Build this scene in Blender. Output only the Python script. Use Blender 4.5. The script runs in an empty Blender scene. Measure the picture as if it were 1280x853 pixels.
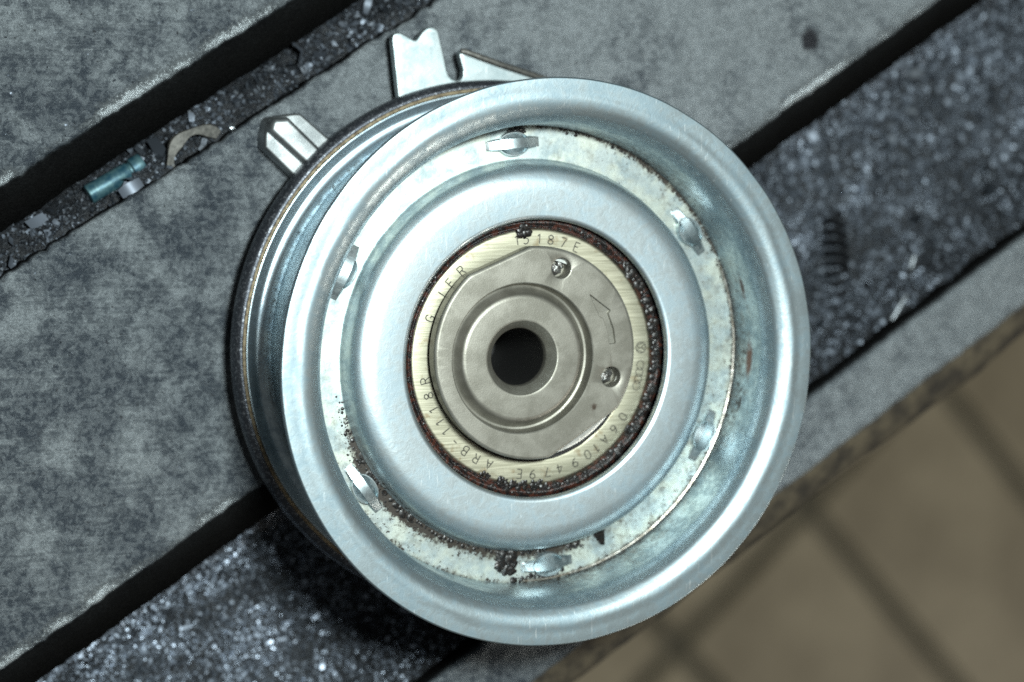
import bpy, bmesh, math, random
import numpy as np
from mathutils import Vector, Matrix, noise
from mathutils.geometry import delaunay_2d_cdt

# ------------------------------------------------------------------ camera, world, light, exposure
MM = 0.001                                   # everything below is written in millimetres
H = 31.0                                     # height of the pulley's front flange above the table
scene = bpy.context.scene
COL = scene.collection
pi = math.pi

cam_data = bpy.data.cameras.new('camera')
cam = bpy.data.objects.new('camera', cam_data)
COL.objects.link(cam)
cr, cu, cf = Vector((0.93277, 0, 0.36046)), Vector((0.0381, 0.9944, -0.0986)), Vector((0.35844, -0.1057, -0.92755))
cam.matrix_world = Matrix(((cr.x, cu.x, -cf.x, -95.586 * MM), (cr.y, cu.y, -cf.y, 29.614 * MM),
                           (cr.z, cu.z, -cf.z, 261.68 * MM), (0, 0, 0, 1)))
cam_data.sensor_width = 36
cam_data.lens = 70.3
cam_data.clip_start = 0.01
cam_data.clip_end = 20
cam_data.dof.use_dof = True
cam_data.dof.focus_distance = 0.250
cam_data.dof.aperture_fstop = 15.0
scene.camera = cam

world = bpy.data.worlds.new('World')
scene.world = world
world.use_nodes = True
world.node_tree.nodes['Background'].inputs['Color'].default_value = (0.95, 1.0, 0.98, 1)
world.node_tree.nodes['Background'].inputs['Strength'].default_value = 0.085

fl = bpy.data.lights.new('flash', 'AREA')
fl.shape = 'RECTANGLE'
fl.size, fl.size_y = 0.045, 0.022
fl.energy = 1.72
fl.color = (0.885, 0.985, 0.968)
flash = bpy.data.objects.new('flash', fl)
COL.objects.link(flash)
flash.location = Vector((-48, 70, 305)) * MM
flash.rotation_euler = (Vector((0, 0, 10 * MM)) - flash.location).to_track_quat('-Z', 'Y').to_euler()

floor_fill = bpy.data.lights.new('floor_fill_light', 'AREA')        # added area light out of view, brightens the floor beside the table
floor_fill.shape = 'RECTANGLE'
floor_fill.size, floor_fill.size_y = 1.2, 0.3
floor_fill.energy = 20.0
floor_fill.color = (1.0, 0.93, 0.82)
floor_fill_obj = bpy.data.objects.new('floor_fill_light', floor_fill)
COL.objects.link(floor_fill_obj)
floor_fill_obj.location = (2.2, -1.6, 1.3)
floor_fill_obj.rotation_euler = (Vector((0.75, -0.4, -0.9)) - floor_fill_obj.location).to_track_quat('-Z', 'Y').to_euler()

scene.view_settings.view_transform = 'Standard'
scene.view_settings.look = 'None'
scene.view_settings.exposure = 0.0
scene.view_settings.gamma = 1.0
scene.render.engine = 'CYCLES'
scene.cycles.max_bounces = 8
scene.cycles.use_denoising = False
scene.cycles.sample_clamp_indirect = 3.0
scene.cycles.sample_clamp_direct = 20.0

# ------------------------------------------------------------------ materials
class N:
    """Small node-tree writer."""
    def __init__(self, name):
        self.m = bpy.data.materials.new(name)
        self.m.use_nodes = True
        self.t = self.m.node_tree
        self.b = self.t.nodes['Principled BSDF']
        tc = self.t.nodes.new('ShaderNodeTexCoord')
        mp = self.t.nodes.new('ShaderNodeMapping')
        mp.inputs['Scale'].default_value = (1000, 1000, 1000)
        self.t.links.new(tc.outputs['Object'], mp.inputs['Vector'])
        self.co = mp.outputs[0]
        self.xyz = None
    def put(self, sock, v):
        if hasattr(v, 'is_output'):
            self.t.links.new(v, sock)
        elif isinstance(v, (tuple, list)):
            sock.default_value = tuple(v) + (1,) * (len(sock.default_value) - len(v))
        else:
            sock.default_value = v
    def set(self, **k):
        nm = dict(color='Base Color', metal='Metallic', rough='Roughness', normal='Normal', coat='Coat Weight', aniso='Anisotropic',
                  coatr='Coat Roughness', spec='Specular IOR Level')
        for a, v in k.items():
            self.put(self.b.inputs[nm[a]], v)
        return self
    def noise(self, scale, detail=3, rough=0.55, co=None, dist=0.0):
        n = self.t.nodes.new('ShaderNodeTexNoise')
        n.inputs['Scale'].default_value = scale
        n.inputs['Detail'].default_value = detail
        n.inputs['Roughness'].default_value = rough
        n.inputs['Distortion'].default_value = dist
        self.put(n.inputs['Vector'], co or self.co)
        return n.outputs['Fac']
    def voro(self, scale, co=None, out='Distance', feature='F1'):
        n = self.t.nodes.new('ShaderNodeTexVoronoi')
        n.feature = feature
        n.inputs['Scale'].default_value = scale
        self.put(n.inputs['Vector'], co or self.co)
        return n.outputs[out]
    def stretch(self, scale, rot=0.0, co=None):
        n = self.t.nodes.new('ShaderNodeMapping')
        n.inputs['Scale'].default_value = scale
        n.inputs['Rotation'].default_value = (0, 0, rot)
        self.put(n.inputs['Vector'], co or self.co)
        return n.outputs[0]
    def math(self, op, a, b=0.0, c=0.0, clamp=False):
        n = self.t.nodes.new('ShaderNodeMath')
        n.operation = op
        n.use_clamp = clamp
        for i, v in enumerate((a, b, c)):
            self.put(n.inputs[i], v)
        return n.outputs[0]
    def step(self, v, lo, hi, a=0.0, b=1.0):
        n = self.t.nodes.new('ShaderNodeMapRange')
        n.interpolation_type = 'SMOOTHSTEP'
        for s, x in zip(('Value', 'From Min', 'From Max', 'To Min', 'To Max'), (v, lo, hi, a, b)):
            self.put(n.inputs[s], x)
        return n.outputs[0]
    def mix(self, f, a, b):
        n = self.t.nodes.new('ShaderNodeMix')
        n.data_type = 'RGBA'
        self.put(n.inputs['Factor'], f)
        self.put(n.inputs[6], a)
        self.put(n.inputs[7], b)
        return n.outputs[2]
    def bump(self, h, strength=0.3, dist=0.1, normal=None):
        n = self.t.nodes.new('ShaderNodeBump')
        n.inputs['Strength'].default_value = strength
        n.inputs['Distance'].default_value = dist * MM
        self.put(n.inputs['Height'], h)
        if normal is not None:
            self.put(n.inputs['Normal'], normal)
        return n.outputs[0]
    def attr(self, name):
        n = self.t.nodes.new('ShaderNodeAttribute')
        n.attribute_name = name
        return n.outputs['Fac']
    def sep(self):
        if self.xyz is None:
            n = self.t.nodes.new('ShaderNodeSeparateXYZ')
            self.t.links.new(self.co, n.inputs[0])
            self.xyz = n.outputs
        return self.xyz
    def near(self, p, r, soft=0.5, wob=0.6, scale=(1, 1, 1)):
        """1 inside a ragged blob round the point p (mm)"""
        x, y, z = self.sep()
        tot = None
        for s, c, k in zip((x, y, z), p, scale):
            d = self.math('MULTIPLY', self.math('SUBTRACT', s, c), k)
            d = self.math('MULTIPLY', d, d)
            tot = d if tot is None else self.math('ADD', tot, d)
        d = self.math('SQRT', tot)
        d = self.math('ADD', d, self.math('MULTIPLY', self.math('SUBTRACT', self.noise(1.1, 4, 0.65), 0.5), 4 * wob * r))
        return self.step(d, r * (1 - soft), r * (1 + soft), 1.0, 0.0)

def zinc(name, c0=(0.29, 0.37, 0.41), c1=(0.47, 0.555, 0.585), r0=0.38, r1=0.48, metal=0.97, yellow=0.0, blobs=()):
    n = N(name)
    big = n.noise(0.22, 4, 0.6)
    mid = n.noise(1.1, 4, 0.6, dist=0.6)
    fine = n.noise(7.0, 3, 0.6)
    f = n.step(n.math('ADD', n.math('MULTIPLY', big, 0.55), n.math('MULTIPLY', mid, 0.45)), 0.40, 0.59)
    col = n.mix(f, c0, c1)
    if yellow:
        col = n.mix(n.math('MULTIPLY', n.step(n.noise(0.35, 3), 0.4, 0.65), yellow), col, (0.66, 0.68, 0.56))
    rough = n.math('ADD', r0, n.math('MULTIPLY', n.math('SUBTRACT', 1.0, f), r1 - r0))
    # fine scuffs
    sc = n.step(n.noise(3.0, 2, 0.5, co=n.stretch((1, 0.12, 1), 0.7)), 0.66, 0.74)
    col = n.mix(n.math('MULTIPLY', sc, 0.35), col, (0.92, 0.96, 0.96))
    met = metal
    d = n.attr('dirt_shade')
    # brown film, then black-brown specks
    film = n.step(n.math('ADD', n.noise(0.8, 5, 0.7), n.math('MULTIPLY', d, 0.55)), 0.62, 1.02)
    col = n.mix(n.math('MULTIPLY', film, 0.75), col, (0.075, 0.062, 0.038))
    speck = n.math('ADD', n.math('MULTIPLY', n.noise(1.9, 4, 0.75), 0.75), n.math('MULTIPLY', d, 0.34))
    speck = n.step(speck, 0.57, 0.64)
    col = n.mix(speck, col, (0.02, 0.014, 0.009))
    met = n.math('MULTIPLY', metal, n.math('SUBTRACT', 1.0, n.math('MAXIMUM', speck, n.math('MULTIPLY', film, 0.6))))
    for (p, r, sc_, cc) in blobs:
        m = n.near(p, r, 0.5, 0.5, sc_)
        col = n.mix(m, col, cc)
        met = n.math('MULTIPLY', met, n.math('SUBTRACT', 1.0, m))
    h = n.math('ADD', n.math('MULTIPLY', fine, 0.35), n.math('ADD', mid, n.math('MULTIPLY', speck, 0.5)))
    return n.set(color=col, metal=met, rough=rough, normal=n.bump(h, 0.22, 0.07)).m

rust = (0.10, 0.035, 0.018)
M_zinc = zinc('zinc_plate', blobs=[((29.9, -1.2, 24.6), 0.75, (0.3, 0.35, 1), rust), ((29.3, 8.6, 24.6), 0.55, (0.3, 0.4, 1), (0.045, 0.02, 0.014)),
                                   ((28.9, -7.2, 23.6), 0.4, (0.3, 0.4, 1), (0.015, 0.012, 0.01))])
M_web = zinc('zinc_web', c0=(0.30, 0.36, 0.37), c1=(0.47, 0.53, 0.52), r0=0.46, r1=0.56, metal=0.88, yellow=0.5)
M_cap = zinc('zinc_cap', c0=(0.42, 0.51, 0.555), c1=(0.62, 0.70, 0.725), r0=0.38, r1=0.46, metal=0.96)
M_back = zinc('zinc_back', c0=(0.36, 0.45, 0.51), c1=(0.54, 0.64, 0.69), r0=0.36, r1=0.46, metal=0.98)
M_bright = zinc('zinc_bright', c0=(0.31, 0.37, 0.385), c1=(0.43, 0.485, 0.495), r0=0.44, r1=0.52, metal=0.95)
M_boss = zinc('zinc_boss', c0=(0.38, 0.45, 0.47), c1=(0.56, 0.63, 0.65), r0=0.30, r1=0.38, metal=0.98)

n = N('dark_steel_edge')
f = n.noise(2.5, 4, 0.7)
M_edge = n.set(color=n.mix(n.step(f, 0.5, 0.75), (0.06, 0.066, 0.078), (0.36, 0.38, 0.41)), metal=0.85, rough=0.42, normal=n.bump(n.noise(6, 3), 0.5, 0.1)).m

n = N('tan_rust_line')
M_tan = n.set(color=n.mix(n.step(n.noise(1.6, 4, 0.7), 0.35, 0.65), (0.10, 0.075, 0.045), (0.26, 0.21, 0.13)), metal=0.35, rough=0.6,
              normal=n.bump(n.noise(7, 3), 0.5, 0.1)).m

n = N('seal_rubber')
ang = n.noise(1.2, 4, 0.65)
fine = n.noise(5, 3, 0.7)
c = n.mix(n.step(ang, 0.46, 0.60), (0.006, 0.005, 0.005), (0.050, 0.016, 0.010))
c = n.mix(n.step(fine, 0.62, 0.72), c, (0.10, 0.035, 0.022))
M_seal = n.set(color=c, rough=n.step(fine, 0.3, 0.7, 0.28, 0.5), normal=n.bump(n.math('ADD', ang, fine), 0.5, 0.15)).m

n = N('black_grease')
g = n.noise(4, 4, 0.7)
M_grease = n.set(color=n.mix(n.step(g, 0.45, 0.7), (0.006, 0.006, 0.006), (0.022, 0.014, 0.010)), rough=0.33, spec=0.5, normal=n.bump(g, 0.2, 0.1)).m

n = N('bearing_ring_steel')
st = n.noise(1.6, 3, 0.6, co=n.stretch((0.12, 3.2, 1), -0.75))
st2 = n.noise(0.5, 4, 0.65)
c = n.mix(n.step(st, 0.3, 0.7), (0.36, 0.345, 0.255), (0.52, 0.50, 0.39))
c = n.mix(n.math('MULTIPLY', n.step(st2, 0.56, 0.70), 0.6), c, (0.22, 0.15, 0.07))
c = n.mix(n.step(n.noise(2.6, 4, 0.7), 0.70, 0.74), c, (0.03, 0.022, 0.015))
M_ring = n.set(color=c, metal=0.93, rough=n.step(st, 0.2, 0.8, 0.46, 0.56), normal=n.bump(st, 0.25, 0.05)).m

def sintered(name, c0, c1, metal=0.55):
    n = N(name)
    a = n.noise(0.3, 4, 0.6)
    s = n.voro(4.5)
    gl = n.step(n.noise(9.0, 2, 0.6), 0.66, 0.74)
    c = n.mix(n.step(a, 0.35, 0.65), c0, c1)
    c = n.mix(n.math('MULTIPLY', gl, 0.7), c, (0.85, 0.86, 0.84))
    st = n.near((6.8, -6.3, 26.0), 0.45, 0.5, 0.8)
    c = n.mix(n.math('MULTIPLY', st, 0.85), c, (0.05, 0.03, 0.02))
    h = n.math('ADD', n.noise(6.5, 3, 0.7), n.math('MULTIPLY', s, 0.3))
    return n.set(color=c, metal=metal, rough=n.step(gl, 0.0, 1.0, 0.5, 0.3), normal=n.bump(h, 0.22, 0.06)).m
M_hub = sintered('sintered_grey', (0.20, 0.192, 0.163), (0.275, 0.265, 0.23), 0.8)
M_lug = sintered('sintered_lug', (0.18, 0.195, 0.20), (0.33, 0.35, 0.355), 0.93)

def plain(name, col, metal=0.0, rough=0.5, bump=0.2, scale=3.0, col2=None):
    n = N(name)
    f = n.noise(scale, 4, 0.6)
    c = n.mix(n.step(f, 0.3, 0.7), col, col2 or tuple(x * 1.5 for x in col))
    return n.set(color=c, metal=metal, rough=rough, normal=n.bump(f, bump, 0.1)).m
M_ink = plain('engraved_mark', (0.04, 0.038, 0.03), 0.3, 0.5, 0.1, 6)
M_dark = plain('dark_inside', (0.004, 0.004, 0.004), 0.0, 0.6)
M_screw = plain('black_screw_steel', (0.010, 0.011, 0.013), 0.4, 0.45)
M_blue = plain('blue_paint_metal', (0.012, 0.055, 0.085), 0.4, 0.45, 0.5, 0.9, (0.07, 0.14, 0.155))
M_dull = plain('dull_metal', (0.045, 0.044, 0.040), 0.5, 0.5, 0.4, 1.5, (0.10, 0.097, 0.088))
M_ball = plain('bright_steel', (0.6, 0.66, 0.7), 0.95, 0.18, 0.05)
M_pin = plain('grey_pin_steel', (0.16, 0.175, 0.19), 0.8, 0.42)

# cast iron of the slotted table
TH = math.radians(32.1)
n = N('cast_iron')
x, y, z = n.sep()
blot = n.noise(0.10, 8, 0.68)
mid = n.noise(0.7, 8, 0.72)
fine = n.noise(4.0, 6, 0.8)
scr4 = n.noise(6.0, 2, 0.5, co=n.stretch((0.05, 1.0, 1), 0.9))
scr5 = n.noise(5.0, 2, 0.5, co=n.stretch((0.06, 1.0, 1), -0.25))
scr = n.noise(2.2, 3, 0.6, co=n.stretch((0.05, 1.6, 1), -TH))
scr2 = n.noise(1.5, 3, 0.6, co=n.stretch((0.07, 1.5, 1), 0.25))
scr3 = n.noise(1.7, 3, 0.6, co=n.stretch((0.09, 1.5, 1), -1.35))
# the table is oilier towards the lower left and rubbed clean towards the upper right
along = n.math('ADD', n.math('MULTIPLY', x, math.cos(TH)), n.math('MULTIPLY', y, math.sin(TH)))
clean = n.step(along, -45.0, 75.0, -0.02, 0.14)
patch = n.math('ADD', n.math('ADD', n.math('MULTIPLY', blot, 0.85), n.math('MULTIPLY', scr2, 0.15)), clean)
patch = n.step(patch, 0.42, 0.60)
dap = n.step(n.math('ADD', n.math('MULTIPLY', n.noise(1.0, 8, 0.76, dist=0.7), 0.72), n.math('MULTIPLY', n.noise(0.33, 5, 0.65, dist=0.5), 0.28)), 0.455, 0.55)
grain = n.step(fine, 0.38, 0.66)
stain = n.step(n.noise(0.055, 5, 0.7, dist=0.4), 0.50, 0.62)
c = n.mix(patch, (0.028, 0.038, 0.050), (0.180, 0.203, 0.216))
c = n.mix(n.math('MULTIPLY', stain, 0.55), c, (0.030, 0.040, 0.052))
c = n.mix(n.math('MULTIPLY', dap, n.step(patch, 0, 1, 0.30, 0.58)), c, (0.32, 0.355, 0.375))
c = n.mix(n.math('MULTIPLY', n.math('SUBTRACT', 1.0, grain), 0.45), c, (0.020, 0.025, 0.032))
sl = n.math('MAXIMUM', n.step(scr, 0.71, 0.77), n.math('MAXIMUM', n.step(scr2, 0.72, 0.77), n.step(scr3, 0.72, 0.77)))
sl = n.math('MAXIMUM', sl, n.math('MULTIPLY', n.math('MULTIPLY', n.math('MAXIMUM', n.step(scr4, 0.64, 0.74), n.step(scr5, 0.66, 0.76)), n.step(n.noise(0.16, 3), 0.48, 0.62)), 0.55))
c = n.mix(n.math('MULTIPLY', sl, 0.6), c, (0.36, 0.39, 0.40))
pit = n.step(n.noise(1.3, 4, 0.62), 0.64, 0.69)
c = n.mix(n.math('MULTIPLY', pit, 0.8), c, (0.008, 0.009, 0.012))
w = n.attr('wear')                                       # bare metal along the knocked edges
we = n.step(n.math('ADD', n.math('MULTIPLY', n.noise(2.2, 6, 0.8), 1.3), n.math('MULTIPLY', w, 0.58)), 0.88, 1.17)
c = n.mix(n.math('MULTIPLY', we, 0.9), c, (0.40, 0.44, 0.46))
gl = n.step(n.noise(4.5, 2, 0.6), 0.68, 0.74)
c = n.mix(n.math('MULTIPLY', gl, 0.5), c, (0.42, 0.46, 0.48))
sp = n.near((52.6, 42.6, 0), 1.5, 0.25, 0.35)
c = n.mix(sp, c, (0.009, 0.010, 0.014))
gr = n.attr('grime_shade')  # black on the slot sides: grease together with painted shade
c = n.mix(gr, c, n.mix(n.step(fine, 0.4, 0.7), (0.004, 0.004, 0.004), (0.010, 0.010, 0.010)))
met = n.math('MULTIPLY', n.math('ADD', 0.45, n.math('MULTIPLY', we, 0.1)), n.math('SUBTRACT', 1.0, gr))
hh = n.math('ADD', n.math('ADD', fine, n.math('MULTIPLY', mid, 1.2)), n.math('ADD', n.math('MULTIPLY', scr, 0.5), n.math('MULTIPLY', we, 1.0)))
M_iron = n.set(color=c, metal=met, spec=n.math('MULTIPLY', n.math('SUBTRACT', 1.0, gr), 0.5), rough=n.step(we, 0, 1, 0.46, 0.32), normal=n.bump(hh, 0.8, 0.22)).m

n = N('rusty_casting')
f = n.noise(0.25, 5, 0.7)
M_rusty = n.set(color=n.mix(n.step(f, 0.35, 0.65), (0.018, 0.014, 0.009), (0.085, 0.068, 0.042)), rough=0.75, normal=n.bump(f, 0.6, 0.6)).m

n = N('swarf_bed')
f = n.noise(0.9, 5, 0.75)
M_bed = n.set(color=n.mix(n.step(f, 0.35, 0.7), (0.006, 0.007, 0.009), (0.032, 0.036, 0.042)), metal=0.3, rough=0.5, normal=n.bump(f, 0.9, 0.5)).m

n = N('swarf_metal')
t = n.attr('tone')
c = n.mix(t, (0.012, 0.015, 0.019), (0.46, 0.53, 0.64))
M_swarf = n.set(color=c, metal=0.55, rough=n.step(t, 0, 1, 0.55, 0.42)).m

n = N('floor_tile')
f = n.noise(0.012, 4, 0.6)
g = n.noise(0.08, 4, 0.6)
c = n.mix(n.step(n.math('ADD', n.math('MULTIPLY', f, 0.7), n.math('MULTIPLY', g, 0.3)), 0.35, 0.65), (0.28, 0.237, 0.155), (0.46, 0.40, 0.275))
M_tile = n.set(color=c, rough=0.5, normal=n.bump(g, 0.2, 2)).m
n = N('floor_grout')
M_grout = n.set(color=n.mix(n.noise(0.05, 4), (0.12, 0.112, 0.085), (0.17, 0.158, 0.12)), rough=0.85).m

# ------------------------------------------------------------------ mesh helpers (millimetres in, metres out)
def mesh_obj(name, verts, faces, mat, parent=None, smooth=True, angle=35, attrs=None):
    me = bpy.data.meshes.new(name)
    me.from_pydata([(a * MM, b * MM, c * MM) for a, b, c in verts], [], faces)
    me.validate()
    bm = bmesh.new()
    bm.from_mesh(me)
    bmesh.ops.recalc_face_normals(bm, faces=bm.faces)
    bm.to_mesh(me)
    bm.free()
    for k, v in (attrs or {}).items():
        a = me.attributes.new(k, 'FLOAT', 'POINT')
        a.data.foreach_set('value', np.asarray(v, dtype=np.float32))
    if smooth:
        for p in me.polygons:
            p.use_smooth = True
        me.set_sharp_from_angle(angle=math.radians(angle))
    me.materials.append(mat)
    o = bpy.data.objects.new(name, me)
    COL.objects.link(o)
    if parent:
        o.parent = parent
    return o

def face_weighted(o):
    """large flat faces keep their own normal, small bevel faces blend into them"""
    w = o.modifiers.new('weighted', 'WEIGHTED_NORMAL')
    w.mode = 'FACE_AREA'
    w.weight = 100
    w.keep_sharp = True
    return o

def link_copy(o, name, parent):
    c = o.copy()
    c.name = name
    COL.objects.link(c)
    c.parent = parent
    return c

def empty(name, label, cat, loc=(0, 0, 0), rot=(0, 0, 0), group=None):
    o = bpy.data.objects.new(name, None)
    o.empty_display_size = 0.01
    COL.objects.link(o)
    o.location = Vector(loc) * MM
    o.rotation_euler = rot
    o['label'] = label
    o['category'] = cat
    if group:
        o['group'] = group
    return o

def tag(o, label, cat, group=None):
    o['label'] = label
    o['category'] = cat
    if group:
        o['group'] = group
    return o

def rounded(profile, rad=0.35, steps=3):
    """round the corners of an open (r, z) polyline"""
    out = [profile[0]]
    for i in range(1, len(profile) - 1):
        a, b, c = (Vector(profile[i - 1]), Vector(profile[i]), Vector(profile[i + 1]))
        r = min(rad, (a - b).length * 0.45, (c - b).length * 0.45)
        p, q = b + (a - b).normalized() * r, b + (c - b).normalized() * r
        for s in range(steps + 1):
            t = s / steps
            out.append(tuple(p * (1 - t) ** 2 + b * 2 * t * (1 - t) + q * t * t))
    out.append(profile[-1])
    return out

def lathe(name, prof, mat, parent, seg=240, c=(0, 0), closed=True, dirt_shade=None, a0=0.0, a1=2 * pi, wob=0.0, angle=35):
    """sweep an (r, z) section round the axis through c"""
    full = abs(a1 - a0 - 2 * pi) < 1e-6
    ns = seg if full else seg + 1
    V, D = [], []
    for i in range(ns):
        a = a0 + (a1 - a0) * i / seg
        for r, z in prof:
            dr = wob * noise.noise((math.cos(a) * 7, math.sin(a) * 7, z * 0.3 + r)) if wob else 0
            V.append((c[0] + (r + dr) * math.cos(a), c[1] + (r + dr) * math.sin(a), z + dr * 0.6))
            D.append(dirt_shade(r, a, z) if dirt_shade else 0.0)
    m = len(prof)
    F = []
    for i in range(seg):
        j = (i + 1) % ns
        for k in range(m if closed else m - 1):
            l = (k + 1) % m
            F.append((i * m + k, j * m + k, j * m + l, i * m + l))
    if closed and not full:
        F.append(tuple(range(m)))
        F.append(tuple(reversed(range((ns - 1) * m, ns * m))))
    return mesh_obj(name, V, F, mat, parent, angle=angle, attrs={'dirt_shade': D})

def circle(c, r, n, a0=0.0):
    return [(c[0] + r * math.cos(a0 + 2 * pi * i / n), c[1] + r * math.sin(a0 + 2 * pi * i / n)) for i in range(n)]

def inset(loop, d):
    """move a counter-clockwise loop inwards by d (outwards if negative)"""
    n, out = len(loop), []
    for i in range(n):
        a, b, c = Vector(loop[i - 1]), Vector(loop[i]), Vector(loop[(i + 1) % n])
        e, g = (b - a).normalized(), (c - b).normalized()
        nn = (Vector((-e.y, e.x)) + Vector((-g.y, g.x)))
        nn.normalize()
        k = max(0.5, nn.dot(Vector((-e.y, e.x))))
        out.append(tuple(b + nn * d / k))
    return out

class Plate:
    """flat faces with outlines and holes, plus the walls between loops"""
    def __init__(self):
        self.v, self.f = [], []
    def face(self, loops, z):
        pts, edges, n0 = [], [], 0
        for lp in loops:
            m = len(lp)
            pts += [Vector(p) for p in lp]
            edges += [(n0 + i, n0 + (i + 1) % m) for i in range(m)]
            n0 += m
        vs, es, fs, *_ = delaunay_2d_cdt(pts, edges, [], 0, 1e-6)
        def inside(p, lp):
            r = False
            for i in range(len(lp)):
                (x1, y1), (x2, y2) = lp[i - 1], lp[i]
                if (y1 > p[1]) != (y2 > p[1]) and p[0] < (x2 - x1) * (p[1] - y1) / (y2 - y1) + x1:
                    r = not r
            return r
        b = len(self.v)
        self.v += [(p[0], p[1], z) for p in vs]
        for t in fs:
            cx = sum(vs[i][0] for i in t) / len(t)
            cy = sum(vs[i][1] for i in t) / len(t)
            if inside((cx, cy), loops[0]) and not any(inside((cx, cy), h) for h in loops[1:]):
                self.f.append(tuple(b + i for i in t))
    def wall(self, rings):
        """rings: list of (loop, z) with equal counts, joined in turn"""
        b, m = len(self.v), len(rings[0][0])
        for lp, z in rings:
            self.v += [(p[0], p[1], z) for p in lp]
        for k in range(len(rings) - 1):
            for i in range(m):
                j = (i + 1) % m
                self.f.append((b + k * m + i, b + k * m + j, b + (k + 1) * m + j, b + (k + 1) * m + i))
    def build(self, name, mat, parent, angle=30, smooth=True):
        o = mesh_obj(name, self.v, self.f, mat, parent, smooth, angle)
        bm = bmesh.new()
        bm.from_mesh(o.data)
        bmesh.ops.remove_doubles(bm, verts=bm.verts, dist=2e-6)
        bmesh.ops.recalc_face_normals(bm, faces=bm.faces)
        bm.to_mesh(o.data)
        bm.free()
        if smooth:
            o.data.set_sharp_from_angle(angle=math.radians(angle))
            face_weighted(o)
        return o

def slab(name, loop, z0, z1, mat, parent, bev=0.2, angle=30):
    """a plate of one outline with a rounded top edge"""
    p = Plate()
    s1, s2 = inset(loop, bev * 0.3), inset(loop, bev)
    p.face([s2], z1)
    p.wall([(s2, z1), (s1, z1 - bev * 0.3), (loop, z1 - bev), (loop, z0)])
    p.face([loop], z0)
    return p.build(name, mat, parent, angle)

# ------------------------------------------------------------------ floor far below the table
fz = -900.0
fa = math.radians(-48.0)
ux, uy = Vector((math.cos(fa), math.sin(fa))), Vector((-math.sin(fa), math.cos(fa)))
org = Vector((566, -223))
V = [(-3000, -3000, fz - 6), (3000, -3000, fz - 6), (3000, 3000, fz - 6), (-3000, 3000, fz - 6)]
floor = mesh_obj('floor', V, [(0, 1, 2, 3)], M_grout, smooth=False)
floor['kind'] = 'structure'
TW, TL, GAP = 300.0, 129.0, 11.0
random.seed(4)
tile_mesh = None
for i in range(-4, 6):
    for j in range(-5, 7):
        cpos = org + ux * (i + 0.5) * TW + uy * (j + 0.5) * TL
        if tile_mesh is None:
            a, b = (TW - GAP) / 2, (TL - GAP) / 2
            loop = [(-a, -b), (a, -b), (a, b), (-a, b)]
            t = slab('floor_tile', loop, -6.0, 0.0, M_tile, floor, bev=2.0)
            tile_mesh = t
        else:
            t = link_copy(tile_mesh, 'floor_tile', floor)
        t.location = (cpos.x * MM, cpos.y * MM, (fz + random.uniform(-0.6, 0.6)) * MM)
        t.rotation_euler = (0, 0, fa)

# ------------------------------------------------------------------ slotted cast iron table
DT, DS = Vector((math.cos(TH), math.sin(TH))), Vector((-math.sin(TH), math.cos(TH)))
def ts(t, s, z=0.0):
    p = DT * t + DS * s
    return (p.x, p.y, z)

table = empty('slotted_table', 'worn grey cast iron table with wide slots full of metal shavings', 'machine table')

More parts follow.
